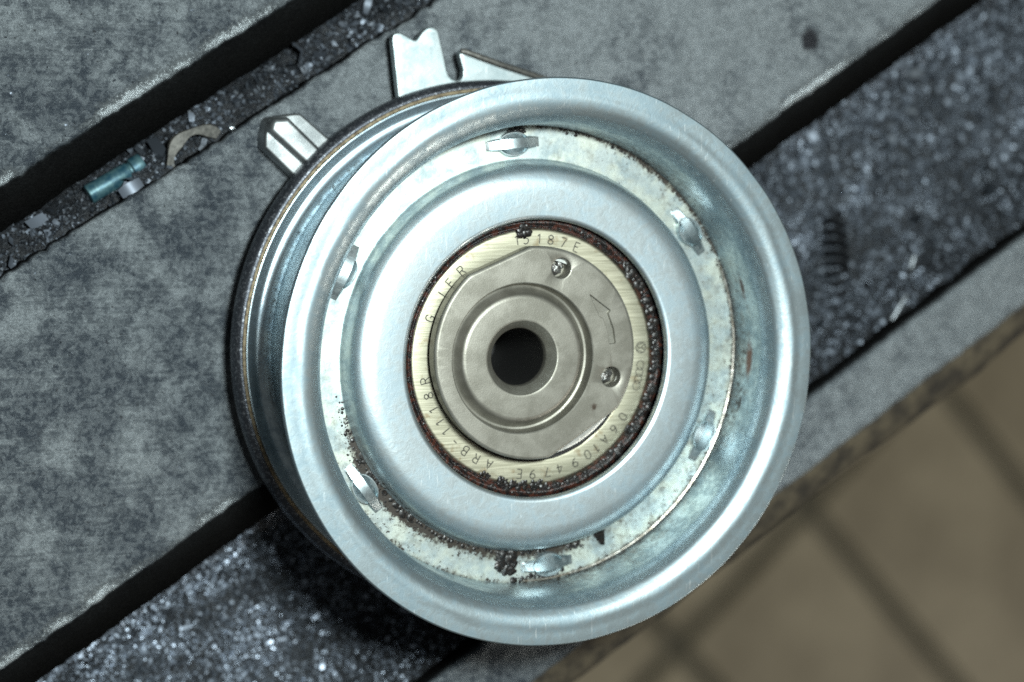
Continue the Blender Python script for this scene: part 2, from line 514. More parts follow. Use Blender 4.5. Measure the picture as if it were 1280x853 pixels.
def rail(s0, s1, j0=0.25, j1=0.25, wear0=1.0, wear1=0.35, drift=0.0, depth=34.0, seed=0, flank=0.0):
    """one long bar of the table top between two slots: s0 faces the lower right, s1 the upper left"""
    nt = 620
    t0, t1 = -190.0, 230.0
    w = s1 - s0
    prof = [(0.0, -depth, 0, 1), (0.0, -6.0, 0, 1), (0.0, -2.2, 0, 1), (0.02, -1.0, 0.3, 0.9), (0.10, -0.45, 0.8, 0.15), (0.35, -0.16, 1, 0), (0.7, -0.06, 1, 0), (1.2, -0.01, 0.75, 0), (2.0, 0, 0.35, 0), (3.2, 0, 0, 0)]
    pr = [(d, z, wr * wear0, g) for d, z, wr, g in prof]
    if flank:  # made-up black slope, stands in for the dark side face and its shadow
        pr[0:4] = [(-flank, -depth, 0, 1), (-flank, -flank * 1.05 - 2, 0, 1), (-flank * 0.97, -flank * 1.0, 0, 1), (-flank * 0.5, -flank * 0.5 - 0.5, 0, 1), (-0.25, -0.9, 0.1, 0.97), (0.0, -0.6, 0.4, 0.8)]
    for k in range(1, 6):
        pr.append((3.2 + (w - 6.4) * k / 6, 0, 0, 0))
    pr += [(w - d, z, wr * wear1, g) for d, z, wr, g in reversed(prof)]
    V, F, W, G = [], [], [], []
    m = len(pr)
    for i in range(nt + 1):
        t = t0 + (t1 - t0) * i / nt
        def jag(o, a):
            return a * (1.1 * noise.noise((t * 0.035, o, 3)) + 0.8 * noise.noise((t * 0.16, o, 9)) + 0.7 * noise.noise((t * 0.7, o, 1)) + 0.5 * noise.noise((t * 2.0, o, 5)) - 1.6 * max(0.0, noise.noise((t * 0.33, o, 13)) - 0.42))
        e0, e1 = jag(seed, j0) + drift * t, jag(seed + 20, j1)
        for k, (d, z, wr, g) in enumerate(pr):
            q = max(0.0, d / w)
            s = s0 + d + e0 * (1 - q) ** 4 + e1 * q ** 4
            dz = 0.0
            if z > -1.5:
                dz = 0.05 * noise.noise((t * 0.5, s * 0.5, seed)) + (0.10 * noise.noise((t * 1.2, s * 1.5, seed + 4)) if wr else 0)
            V.append(ts(t, s, z + dz))
            W.append(wr * max(0.15, min(1.25, 0.75 + 1.3 * noise.noise((t * 0.07, seed, 0)) + 0.6 * noise.noise((t * 0.3, seed, 4)))))
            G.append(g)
    for i in range(nt):
        for k in range(m - 1):
            F.append((i * m + k, (i + 1) * m + k, (i + 1) * m + k + 1, i * m + k + 1))
        F.append((i * m + m - 1, (i + 1) * m + m - 1, (i + 1) * m, i * m))
    F.append(tuple(range(m)))
    F.append(tuple(reversed(range(nt * m, (nt + 1) * m))))
    return mesh_obj('table_rail', V, F, M_iron, table, angle=50, attrs={'wear': W, 'grime_shade': G})

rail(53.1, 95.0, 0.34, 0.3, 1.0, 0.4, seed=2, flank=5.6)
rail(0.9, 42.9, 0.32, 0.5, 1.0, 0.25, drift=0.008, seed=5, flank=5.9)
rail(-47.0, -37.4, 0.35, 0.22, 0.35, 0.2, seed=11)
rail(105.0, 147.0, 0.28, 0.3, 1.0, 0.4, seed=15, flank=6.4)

# bed of the table and the rough side of its casting
p = Plate()
loop = [ts(-190, -46.4)[:2], ts(230, -46.4)[:2], ts(230, 147)[:2], ts(-190, 147)[:2]]
p.face([loop], -24); p.wall([(loop, -24), (loop, -70)]); p.face([loop], -70)
p.build('slot_floor', M_bed, table, smooth=False)
V, F = [], []
prof = [(-47.1, -3.0), (-49.5, -4.0), (-52.5, -5.6), (-55.0, -8.5), (-57.0, -14), (-58.2, -24), (-58.6, -95), (-46.6, -95), (-46.6, -3.0)]
m = len(prof)
for i in range(301):
    t = -190 + 420 * i / 300
    for s, z in prof:
        e = 0.8 * noise.noise((t * 0.08, s * 0.2, z * 0.1)) + 0.3 * noise.noise((t * 0.4, s, z))
        V.append(ts(t, s + (e if s < -47 else 0), z + 0.5 * e))
for i in range(300):
    for k in range(m):
        l = (k + 1) % m
        F.append((i * m + k, (i + 1) * m + k, (i + 1) * m + l, i * m + l))
F += [tuple(range(m)), tuple(reversed(range(300 * m, 301 * m)))]
mesh_obj('side_casting', V, F, M_rusty, table, angle=60)
p = Plate()
loop = [ts(-110, 0)[:2], ts(150, 0)[:2], ts(150, 120)[:2], ts(-110, 120)[:2]]
p.face([loop], -70.2); p.wall([(loop, -70.2), (loop, fz)]); p.face([loop], fz + 0.4)
p.build('table_pedestal', M_rusty, table, smooth=False)

# ------------------------------------------------------------------ swarf in the slots
rng = np.random.default_rng(7)
SCREW_XY = Vector((66.6, 8.0))
SCREW_TS = Vector((SCREW_XY.dot(DT), SCREW_XY.dot(DS)))
SCREW_D = Vector((math.cos(math.radians(-86) - TH), math.sin(math.radians(-86) - TH)))
def bed_h(t, s, which):
    if which == 0:      # wide slot between the pulley's rail and the front rail
        h = -17.0 + 0.9 * noise.noise((t * 0.11, s * 0.11, 0)) + 0.5 * noise.noise((t * 0.4, s * 0.4, 5))
        dd = (Vector((t, s)) - SCREW_TS)
        h -= 1.6 * math.exp(-(dd.dot(SCREW_D) / 9.0) ** 4 - (dd.dot(Vector((-SCREW_D.y, SCREW_D.x))) / 3.0) ** 2)
        h += (6.0 + 2.2 * noise.noise((t * 0.12, 2, 1)) + 1.5 * noise.noise((t * 0.45, 5, 1))) * min(1.0, max(0.0, (s + 13.0) / 9.0)) ** 1.5
        e = max(0.0, (-27.0 - s) / 10.4)
        return h + (12.5 + 1.0 * noise.noise((t * 0.2, 0, 8))) * min(1, e) ** 1.6
    h = -12.0 + 2.0 * noise.noise((t * 0.13, s * 0.2, 2)) + 0.9 * noise.noise((t * 0.5, s * 0.5, 6))
    e = min(1, max(0.0, (50.0 - s) / 6.5))
    return h + (8.8 + 1.3 * noise.noise((t * 0.22, 4, 8))) * e ** 0.8

def swarf_bed(name, s0, s1, which, t0, t1):
    ns, nt = int((s1 - s0) / 0.7), int((t1 - t0) / 0.7)
    V, F = [], []
    for i in range(nt + 1):
        for k in range(ns + 1):
            t, s = t0 + (t1 - t0) * i / nt, s0 + (s1 - s0) * k / ns
            V.append(ts(t, s, bed_h(t, s, which) + 0.18 * noise.noise((t * 1.3, s * 1.3, 3))))
    for i in range(nt):
        for k in range(ns):
            a = i * (ns + 1) + k
            F.append((a, a + ns + 1, a + ns + 2, a + 1))
    o = mesh_obj(name, V, F, M_bed, table)
    return o
swarf_bed('packed_swarf', -37.6, 1.4, 0, -120, 160)
swarf_bed('packed_swarf', 42.4, 53.4, 1, -120, 90)

def flakes(n, which, t0, t1, s0, s1, smin, smax, ta=0.75, tb=1.7, tm=1.0, wd=1.0, tmin=0.0):
    """curled flakes: strips of three quads"""
    t = rng.uniform(t0, t1, n); s = rng.uniform(s0, s1, n)
    z = np.array([bed_h(a, b, which) if which is not None else 0.0 for a, b in zip(t, s)])
    px = DT.x * t + DS.x * s; py = DT.y * t + DS.y * s
    L = rng.lognormal(math.log((smin + smax) / 2), 0.45, n).clip(smin * 0.6, smax * 2.4)
    Wd = L * rng.uniform(0.22, 0.75, n) * wd
    curl = rng.normal(0, 0.9, n)
    k = 4
    loc = np.zeros((n, 2 * k, 3))
    for i in range(k):
        u = (i / (k - 1) - 0.5)
        a = curl * u * 2
        R_ = L / np.where(np.abs(curl) < 0.15, 0.15, np.abs(curl)) / 2
        xx = np.sin(np.abs(a)) * R_ * np.sign(u); zz = (1 - np.cos(a)) * R_ * np.sign(curl)
        for jj, sg in enumerate((-0.5, 0.5)):
            loc[:, 2 * i + jj, 0] = xx
            loc[:, 2 * i + jj, 1] = Wd * sg * (1 - 0.5 * abs(u))
            loc[:, 2 * i + jj, 2] = zz
    # orientation: mostly lying, tilted
    yaw = rng.uniform(0, 2 * pi, n); tilt = rng.normal(0, 0.6, n); roll = rng.normal(0, 0.65, n)
    def rot(P, a, i, j):
        c, s_ = np.cos(a)[:, None], np.sin(a)[:, None]
        A, B = P[:, :, i].copy(), P[:, :, j].copy()
        P[:, :, i] = c * A - s_ * B; P[:, :, j] = s_ * A + c * B
    rot(loc, roll, 1, 2); rot(loc, tilt, 0, 2); rot(loc, yaw, 0, 1)
    loc[:, :, 0] += px[:, None]; loc[:, :, 1] += py[:, None]
    loc[:, :, 2] += (z + L * (0.30 if which is not None else 0.16) + rng.uniform(0, 0.12, n))[:, None]
    mod = np.array([0.62 + 0.9 * noise.noise((a * 0.16, b * 0.16, 7)) + 0.4 * noise.noise((a * 0.5, b * 0.5, 2)) for a, b in zip(t, s)]).clip(0.12, 1.2)
    if which == 0:
        near_screw = (np.abs((t - SCREW_TS.x) * SCREW_D.x + (s - SCREW_TS.y) * SCREW_D.y) < 10) & (np.abs(-(t - SCREW_TS.x) * SCREW_D.y + (s - SCREW_TS.y) * SCREW_D.x) < 3.2)
        mod[near_screw] *= 0.8
        z[near_screw] -= 0.9
    tone = np.repeat((tmin * (0.4 + 0.6 * mod) + tm * mod * rng.beta(ta, tb, n)).clip(0, 1), 2 * k)
    faces = np.array([[2 * i, 2 * i + 2, 2 * i + 3, 2 * i + 1] for i in range(k - 1)])
    F = (np.arange(n)[:, None, None] * 2 * k + faces[None]).reshape(-1, 4)
    return loc.reshape(-1, 3), F, tone

def join_flakes(name, sets, label, cat):
    Vs, Fs, Ts, o = [], [], [], 0
    for v, f, t in sets:
        Vs.append(v); Fs.append(f + o); Ts.append(t); o += len(v)
    Vv, Ff, Tt = np.concatenate(Vs) * MM, np.concatenate(Fs), np.concatenate(Ts)
    me = bpy.data.meshes.new(name)
    me.vertices.add(len(Vv)); me.vertices.foreach_set('co', Vv.astype(np.float32).ravel())
    me.loops.add(Ff.size); me.loops.foreach_set('vertex_index', Ff.astype(np.int32).ravel())
    me.polygons.add(len(Ff)); me.polygons.foreach_set('loop_start', np.arange(0, Ff.size, 4, dtype=np.int32))
    me.update(calc_edges=True); me.validate()
    a = me.attributes.new('tone', 'FLOAT', 'POINT'); a.data.foreach_set('value', Tt.astype(np.float32))
    me.materials.append(M_swarf)
    ob = bpy.data.objects.new(name, me)
    COL.objects.link(ob)
    ob['kind'] = 'stuff'; ob['label'] = label; ob['category'] = cat
    return ob
join_flakes('metal_shavings', [flakes(56000, 0, -95, 25, -37.2, -1.5, 0.26, 0.55, 0.7, 0.8, 1.55, 0.8, 0.08), flakes(34000, 0, 25, 150, -37.2, -1.5, 0.3, 0.75, 3.0, 4.5, 0.36, 1.0, 0.24),
                               flakes(150, 0, 25, 150, -37, -4, 0.4, 0.9, 2.0, 2.0), flakes(200, 0, 10, 150, -37, -2, 1.0, 2.4, 1.0, 6.0, 0.6)],
            'dark glinting metal shavings filling the wide slot beside the pulley', 'shavings')
join_flakes('metal_shavings', [flakes(11000, 1, -100, 80, 43.0, 51, 0.28, 0.7, 1.0, 4.5, 0.8, 1.0, 0.03), flakes(120, 1, -80, 60, 43.4, 49, 0.4, 0.9, 2, 1.5), flakes(90, 1, -80, 60, 43.4, 49, 1.2, 2.4, 1.5, 3)],
            'dark metal shavings in the narrow slot at the upper left', 'shavings')
join_flakes('loose_filings', [flakes(420, None, -60, 60, 54, 80, 0.18, 0.4), flakes(260, None, -95, 110, 2, 42, 0.12, 0.3),
                              flakes(30, None, 20, 110, -46, -38, 0.12, 0.3)],
            'tiny bright filings scattered on the flat table bars', 'filings')

# ------------------------------------------------------------------ the tensioner pulley
pulley = empty('tensioner_pulley', 'zinc plated belt tensioner pulley with double flange lying on the slotted table', 'pulley')

def A(d):
    return math.radians(d)
def bump1(x, c, w):
    d = (x - c + 180) % 360 - 180
    return math.exp(-(d / w) ** 2)

def dirt_shade_wall(r, a, z):
    d = math.degrees(a)
    k = max(0.0, min(1.0, (28.0 - z) / 7.0))
    side = 0.25 + 0.75 * max(bump1(d, -5, 40), bump1(d, 62, 42), bump1(d, -75, 40))  # dirt, and at the upper right also the rim's shade painted in
    if r > 30.9:
        return 0.0
    return 0.80 * max(0.0, side - 0.2) * k ** 0.6
def dirt_web(r, a, z):
    d = math.degrees(a)
    base = 0.10 + 0.30 * bump1(d, -65, 55) + 0.25 * bump1(d, 60, 35) + 0.22 * bump1(d, 5, 40) + 0.25 * bump1(d, -140, 35)
    edge = max(0.0, 1 - (30.2 - r) / 1.1) * (0.30 + 0.45 * bump1(d, 60, 35) + 0.3 * bump1(d, -30, 50))
    inner = max(0.0, 1 - (r - 25.6) / 1.9) * (1.9 * bump1(d, -142, 17) + 0.55 * bump1(d, -110, 25) + 0.5 * bump1(d, -88, 20))
    return base + edge + inner

# one pressed shell: flared flange, rib, inner wall, and the belt drum outside
flange = rounded([(29.95, 20.2), (30.15, 23.5), (30.25, 27.6), (30.55, 28.9), (31.2, 30.05), (32.3, 30.75), (33.2, 30.98), (34.2, 30.93), (35.85, 31.0),
                  (36.0, 30.75), (35.9, 29.8), (34.0, 29.8), (32.5, 29.2), (31.75, 28.2), (31.5, 26.5), (31.5, 8.2), (29.95, 8.2)], 0.5, 4)
lathe('front_flange', flange, M_zinc, pulley, seg=300, dirt_shade=dirt_shade_wall, wob=0.05)

web = rounded([(30.1, 20.0), (30.1, 20.75), (29.4, 20.72), (28.2, 20.7), (27.0, 20.7), (25.95, 20.72), (25.7, 20.75), (25.5, 20.0)], 0.2, 2)
lathe('web_plate', web, M_web, pulley, seg=300, dirt_shade=dirt_web)
cap = rounded([(25.75, 20.3), (25.72, 20.75), (25.45, 21.3), (25.25, 22.2), (25.0, 23.2), (24.3, 24.0), (23.2, 24.4), (22.2, 24.5), (18.45, 24.42), (18.05, 24.15), (18.0, 23.2), (22, 23.1), (24.2, 20.3)], 0.7, 4)
lathe('bearing_cap', cap, M_cap, pulley, seg=300, dirt_shade=lambda r, a, z: 0.0 if z > 22 else 0.55 * bump1(math.degrees(a), -130, 40))

wire_a0, wire_a1 = A(-92), A(22)
V, F = [], []
nw = 150
for i in range(nw + 1):
    a = wire_a0 + (wire_a1 - wire_a0) * i / nw
    for k in range(8):
        b = 2 * pi * k / 8
        R_ = 29.72 + 0.17 * math.cos(b) + 0.05 * noise.noise((a * 9, 0, 0))
        V.append((R_ * math.cos(a), R_ * math.sin(a), 20.85 + 0.17 * math.sin(b) + 0.06 * noise.noise((a * 12, 3, 0))))
for i in range(nw):
    for k in range(8):
        l = (k + 1) % 8
        F.append((i * 8 + k, (i + 1) * 8 + k, (i + 1) * 8 + l, i * 8 + l))
F += [tuple(range(8)), tuple(reversed(range(nw * 8, nw * 8 + 8)))]
M_wire = plain('wire_steel', (0.14, 0.115, 0.085), 0.8, 0.32, 0.4, 1.5, (0.42, 0.41, 0.38))
mesh_obj('retaining_wire', V, F, M_wire, pulley)

backf = rounded([(31.45, 8.6), (31.75, 8.0), (32.3, 7.35), (33.1, 7.05), (33.9, 7.35), (34.55, 7.65), (34.6, 5.0), (31.0, 5.0), (31.0, 8.6)], 0.35, 4)
lathe('back_flange', backf, M_back, pulley, seg=300, dirt_shade=lambda r, a, z: 0.12 + 0.3 * (r < 31.9), wob=0.03)
lathe('rust_line', rounded([(34.5, 7.2), (34.55, 7.72), (34.75, 7.86), (35.05, 7.75), (35.05, 7.2)], 0.1, 2), M_tan, pulley, seg=300, wob=0.04)
lathe('flange_edge', rounded([(34.95, 5.0), (34.95, 7.74), (35.35, 7.72), (35.9, 7.3), (36.15, 6.5), (36.15, 5.3), (35.9, 4.7), (34.95, 4.6)], 0.3, 3), M_edge, pulley, seg=300, wob=0.04)
lathe('back_body', rounded([(3.7, 0.0), (26.0, 0.0), (26.0, 4.6), (31.2, 4.6), (31.2, 8.0), (29, 8.0), (24, 12), (3.7, 12)], 0.4, 2), M_hub, pulley, seg=120)

# crimped bosses round the web
def boss():
    """pressed bump: an oval with a raised lip, an arched flat strip inside, sloping facets beside it, and a ramp at each end"""
    V, F = [], []
    nu, rows = 26, 10
    for i in range(nu + 1):
        u = 2.35 * math.sin((i / nu - 0.5) * pi * 0.985)
        v = 1.85 * math.sqrt(max(0.0, 1 - (u / 2.36) ** 2)) + 0.03
        q = (u / 2.35) ** 2
        lip, arch = 1.0 - 0.10 * q, 1.42 - 0.45 * q
        i1, i2 = v * 0.80, v * 0.87
        r1, r2 = min(0.62, i1 * 0.9), -min(0.80, i1 * 0.9)
        for vv, zz in ((-v * 1.04, -0.3), (-v, 0.62), (-v * 0.95, lip), (-i2, lip), (-i1, lip - 0.22), (r2, max(arch - 0.10, lip - 0.22)), (r1, arch), (i1, lip - 0.26), (i2, lip), (v * 0.95, lip), (v, 0.62), (v * 1.04, -0.3)):
            V.append((u, vv, zz))
    rows = 12
    for i in range(nu):
        for k in range(rows - 1):
            a = i * rows + k
            F.append((a, a + rows, a + rows + 1, a + 1))
    F += [tuple(range(rows)), tuple(reversed(range(nu * rows, (nu + 1) * rows)))]
    for sg in (-1, 1):
        b = len(V)
        n_ = 9
        for i in range(n_ + 1):
            e = i / n_
            u = sg * (1.7 + 2.4 * e)
            w, h = 0.98 - 0.28 * e, 0.95 * (1 - e) ** 0.8 - 0.04
            for vv, zz in ((-w - 0.12, -0.3), (-w, h * 0.6), (-w * 0.75, h), (w * 0.75, h), (w, h * 0.6), (w + 0.12, -0.3)):
                V.append((u, vv, zz))
        for i in range(n_):
            for k in range(5):
                a = b + i * 6 + k
                F.append((a, a + 6, a + 7, a + 1))
    V = [(x_ * 0.9, y_ * 0.86, z_ * 0.85) for x_, y_, z_ in V]
    return V, F
bv, bf = boss()
first = None
for k in range(6):
    ang = A(35 + 60 * k)
    if first is None:
        first = mesh_obj('crimp_boss', bv, bf, M_boss, pulley, angle=20, attrs={'dirt_shade': [0.30 if p_[2] > 0.3 else 0.5 for p_ in bv]})
        b = first
    else:
        b = link_copy(first, 'crimp_boss', pulley)
    b.location = (27.75 * math.cos(ang) * MM, 27.75 * math.sin(ang) * MM, 20.72 * MM)
    b.rotation_euler = (0, 0, ang + pi / 2)

# seal and bearing ring
seal = rounded([(16.5, 21.3), (16.7, 22.2), (16.9, 22.5), (17.1, 22.2), (17.35, 22.4), (17.6, 22.6), (18.3, 22.3), (18.3, 21.3)], 0.12, 3)
lathe('grease_channel', [(12.0, 20.5), (13.6, 20.9), (13.6, 22.05), (12.0, 21.9)], M_grease, pulley, seg=120, wob=0.2)
lathe('rubber_seal', seal, M_seal, pulley, seg=300, wob=0.14)
ring = lathe('bearing_ring', rounded([(13.2, 20.4), (13.2, 21.6), (13.65, 22.0), (16.5, 22.0), (16.72, 21.8), (16.72, 20.4)], 0.15, 2), M_ring, pulley, seg=240)

# --- marks on the bearing ring
GLYPH = {
    '0': [[(.3, 0), (.1, .12), (.04, .35), (.04, .65), (.1, .88), (.3, 1), (.5, .88), (.56, .65), (.56, .35), (.5, .12), (.3, 0)]],
    '1': [[(.12, .78), (.32, 1), (.32, 0)]],
    '4': [[(.42, 0), (.42, 1), (.02, .3), (.6, .3)]],
    '5': [[(.52, 1), (.12, 1), (.08, .56), (.32, .62), (.54, .5), (.56, .25), (.42, .04), (.22, 0), (.04, .12)]],
    '6': [[(.5, .95), (.26, .8), (.08, .5), (.05, .25), (.16, .05), (.34, 0), (.52, .1), (.56, .3), (.46, .5), (.28, .54), (.1, .42)]],
    '7': [[(.04, 1), (.56, 1), (.22, 0)]],
    '8': [[(.3, .53), (.1, .64), (.08, .85), (.3, 1), (.52, .85), (.5, .64), (.3, .53), (.06, .38), (.05, .14), (.3, 0), (.55, .14), (.54, .38), (.3, .53)]],
    '9': [[(.1, .05), (.34, .2), (.52, .5), (.55, .75), (.44, .95), (.26, 1), (.08, .9), (.04, .7), (.14, .5), (.32, .46), (.5, .58)]],
    'A': [[(0, 0), (.3, 1), (.6, 0)], [(.11, .34), (.49, .34)]],
    'B': [[(.06, 0), (.06, 1), (.4, 1), (.52, .88), (.52, .66), (.4, .54), (.06, .54)], [(.4, .54), (.56, .42), (.56, .14), (.42, 0), (.06, 0)]],
    'E': [[(.54, 1), (.08, 1), (.08, 0), (.56, 0)], [(.08, .52), (.46, .52)]],
    'R': [[(.06, 0), (.06, 1), (.4, 1), (.54, .88), (.54, .62), (.4, .5), (.06, .5)], [(.34, .5), (.58, 0)]],
    'G': [[(.55, .8), (.42, .97), (.22, .98), (.06, .78), (.05, .25), (.2, .02), (.44, .04), (.56, .2), (.56, .46), (.34, .46)]],
    'I': [[(.3, 0), (.3, 1)]],
    '-': [[(.1, .5), (.5, .5)]],
}
def ribbon(V, F, pts, w, z):
    """flat stroke through points"""
    m = len(pts)
    closed = (Vector(pts[0]) - Vector(pts[-1])).length < 1e-6
    b = len(V)
    for i, p in enumerate(pts):
        p = Vector(p)
        a = Vector(pts[i - 1]) if i else (Vector(pts[-2]) if closed else p)
        c = Vector(pts[i + 1]) if i < m - 1 else (Vector(pts[1]) if closed else p)
        d = (c - a).normalized()
        nn = Vector((-d.y, d.x)) * w / 2
        V.append((p.x + nn.x, p.y + nn.y, z)); V.append((p.x - nn.x, p.y - nn.y, z))
    for i in range(m - 1):
        F.append((b + 2 * i, b + 2 * i + 1, b + 2 * i + 3, b + 2 * i + 2))
def dense(pts, k=3):
    out = []
    for a, b in zip(pts, pts[1:]):
        out += [tuple(Vector(a).lerp(Vector(b), i / k)) for i in range(k)]
    return out + [pts[-1]]
def on_ring(u, v, deg, r0):
    a = A(deg) - u / r0
    return ((r0 + v) * math.cos(a), (r0 + v) * math.sin(a))
def inscription(chars, label, r0=14.72, hgt=1.22, w=0.145):
    V, F = [], []
    for ch, deg in chars:
        for st in GLYPH[ch]:
            pts = [on_ring((x - 0.3) * hgt * 1.08, y_ * hgt, deg, r0) for x, y_ in dense(st)]
            ribbon(V, F, pts, w, 22.012)
    o = mesh_obj('inscription', V, F, M_ink, ring, smooth=False)
    o['label'] = label
    return o
inscription([('1', 98.4), ('5', 93.9), ('1', 86.9), ('8', 81.0), ('7', 74.3), ('E', 67.0)], 'dark characters 15 187E stamped at the top of the ring', r0=14.85)
inscription([('0', -33.3), ('6', -40.9), ('A', -48.1), ('1', -54.1), ('0', -59.6), ('9', -67.4), ('4', -75.8), ('7', -82.4), ('9', -90.4), ('E', -97.4)],
            'part number 06A109479E stamped along the lower right of the ring', r0=14.68)
inscription([('A', -114.3), ('R', -121.8), ('B', -129.0), ('-', -136.0), ('1', -143.3), ('1', -149.0), ('1', -156.0), ('8', -163.3), ('R', -170.9)],
            'characters ARB-1118R stamped along the lower left of the ring', r0=14.4)
inscription([('G', 158.4), ('I', 145.5), ('E', 138.5), ('R', 130.6)], 'letters ending in ER partly hidden by the hub', r0=14.6)
V, F = [], []
def ringmark(cu_, cv, ru, rv, deg, r0, w):
    pts = [on_ring(cu_ + ru * math.cos(t_), cv + rv * math.sin(t_), deg, r0) for t_ in np.linspace(0, 2 * pi, 33)]
    pts[-1] = pts[0]
    ribbon(V, F, pts, w, 22.012)
ringmark(0, 0, 0.72, 0.72, 2.7, 15.35, 0.11)
for st in ([(-.36, .60), (0, -.02), (.36, .60)], [(-.62, .30), (-.28, -.62), (0, -.10), (.28, -.62), (.62, .30)]):
    ribbon(V, F, [on_ring(a, b, 2.7, 15.35) for a, b in dense(st)], 0.11, 22.016)
o = mesh_obj('emblem', V, F, M_ink, ring, smooth=False); o['label'] = 'round stamped emblem of two letters in a circle'
V, F = [], []
for k in range(4):
    ringmark((k - 1.5) * 0.92, 0, 0.62, 0.50, -11.2, 15.35, 0.10)
o = mesh_obj('emblem', V, F, M_ink, ring, smooth=False); o['label'] = 'stamped emblem of four linked rings'

# --- eccentric hub
hc, bc = Vector((-1.1, 1.0)), Vector((-2.9, 0.45))
ZT = 26.0
FLATS = ((-0.378, 0.926, 13.0), (0.53, -0.848, 12.55))
def hub_outline(r, n=200, flats=FLATS):
    out = []
    for p in circle((0, 0), r, n):
        v = Vector(p)
        for nx, ny, d in flats:
            q = v.dot(Vector((nx, ny)))
            if q > d:
                v = v * (d / q)
        out.append((hc.x + v.x, hc.y + v.y))
    return out
hub = Plate()
ol = hub_outline(13.75)
rc = circle(bc, 9.6, 120)
pins = [(2.29, 11.85), (9.29, -2.47)]
arrow = [(6.25, 8.35), (7.65, 5.45), (8.12, 5.25), (8.78, 3.6), (9.04, 1.85), (9.88, 1.95), (9.6, 3.8), (8.82, 5.85), (9.15, 6.2)]
def smooth_loop(lp, r=0.15):
    out = []
    n_ = len(lp)
    for i in range(n_):
        a, b, c = Vector(lp[i - 1]), Vector(lp[i]), Vector(lp[(i + 1) % n_])
        k = min(r, (a - b).length * 0.4, (c - b).length * 0.4)
        p_, q_ = b + (a - b).normalized() * k, b + (c - b).normalized() * k
        out += [tuple(p_), tuple((p_ + q_ + b * 2) / 4), tuple(q_)]
    return out
if sum(a_[0] * b_[1] - b_[0] * a_[1] for a_, b_ in zip(arrow, arrow[1:] + arrow[:1])) < 0:
    arrow.reverse()
arrow = smooth_loop(arrow, 0.1)
def offc(c, r): return circle(c, r, 32)
top_out = inset(ol, 0.45)
holes = [circle(bc, 9.75, 120)] + [offc(q, 1.5) for q in pins] + [inset(arrow, -0.07)]
hub.face([top_out] + holes, ZT)
hub.wall([(top_out, ZT), (inset(ol, 0.2), ZT - 0.07), (inset(ol, 0.05), ZT - 0.22), (ol, ZT - 0.5), (ol, ZT - 0.8)])
hub.wall([(circle(bc, 9.75, 120), ZT), (circle(bc, 9.62, 120), ZT - 0.10), (circle(bc, 9.5, 120), ZT - 1.2), (circle(bc, 9.3, 120), ZT - 1.62), (circle(bc, 9.05, 120), ZT - 1.7),
          (circle(bc, 8.75, 120), ZT - 1.5), (circle(bc, 8.25, 120), ZT - 0.72), (circle(bc, 8.0, 120), ZT - 0.52), (circle(bc, 7.6, 120), ZT - 0.44), (circle(bc, 5.05, 120), ZT - 0.40), (circle(bc, 4.8, 120), ZT - 0.48), (circle(bc, 3.85, 120), ZT - 1.7), (circle(bc, 3.7, 120), ZT - 2.0), (circle(bc, 3.7, 120), 1.0)])
for q in pins:
    hub.wall([(offc(q, 1.5), ZT), (offc(q, 1.36), ZT - 0.08), (offc(q, 1.28), ZT - 0.3), (offc(q, 1.22), ZT - 2.2)])
    hub.face([offc(q, 1.22)], ZT - 2.2)
hub.wall([(inset(arrow, -0.07), ZT), (arrow, ZT - 0.09), (arrow, ZT - 0.42)])
hub.face([arrow], ZT - 0.42)
# lower round tier seen under the flat
low = hub_outline(13.75, 200, ((-0.378, 0.926, 12.9),))
def lw(d):
    return inset(low, d)
hubw = Plate()
hubw.wall([(ol, ZT - 0.79), (inset(ol, 0.06), ZT - 1.0), (inset(ol, 0.12), 23.4), (inset(ol, 0.9), 22.8), (inset(ol, 1.0), 20.5)])
tier = Plate()
tier.wall([(lw(1.6), 24.85), (lw(0.5), 24.80), (lw(0.15), 24.6), (lw(0.18), 24.35), (lw(0.4), 24.0), (lw(0.5), 22.6)])
hubo = hub.build('eccentric_hub', M_hub, pulley, angle=30)
P = Plate()
P.wall([(circle(bc, 3.66, 64), 23.6), (circle(bc, 3.6, 64), 23.2), (circle(bc, 3.6, 64), 6.0)])
P.face([circle(bc, 3.6, 64)], 6.0)
P.build('bore_shade', M_dark, hubo)  # added black liner and end disc, painting the shade inside the bore
M_hub_shade = plain('shaded_hub_side', (0.012, 0.012, 0.011), 0.8, 0.4, 0.3, 2.5, (0.035, 0.034, 0.031))  # near-black stands in for shade on the hub's own side wall
M_tier = plain('polished_tier', (0.55, 0.57, 0.54), 0.9, 0.45, 0.1, 2.0, (0.70, 0.71, 0.68))
tier.build('polished_shoulder', M_tier, hubo, angle=40)
hubw.build('hub_side', M_hub_shade, hubo, angle=40)
random.seed(3)
def lump(V, F, c, r, sq=(1, 1, 0.7), seed=0, sub=1):
    bm = bmesh.new()
    bmesh.ops.create_icosphere(bm, subdivisions=sub, radius=1)
    b = len(V)
    for v in bm.verts:
        k = 1 + 0.5 * noise.noise(v.co * 1.6 + Vector((seed * 3.1, seed, 0)))
        V.append((c[0] + v.co.x * r * k * sq[0], c[1] + v.co.y * r * k * sq[1], c[2] + v.co.z * r * k * sq[2]))
    for f_ in bm.faces:
        F.append(tuple(b + v.index for v in f_.verts))
    bm.free()
M_debris = plain('pin_hole_grit', (0.05, 0.036, 0.03), 0.7, 0.35, 0.8, 4.0, (0.24, 0.25, 0.24))
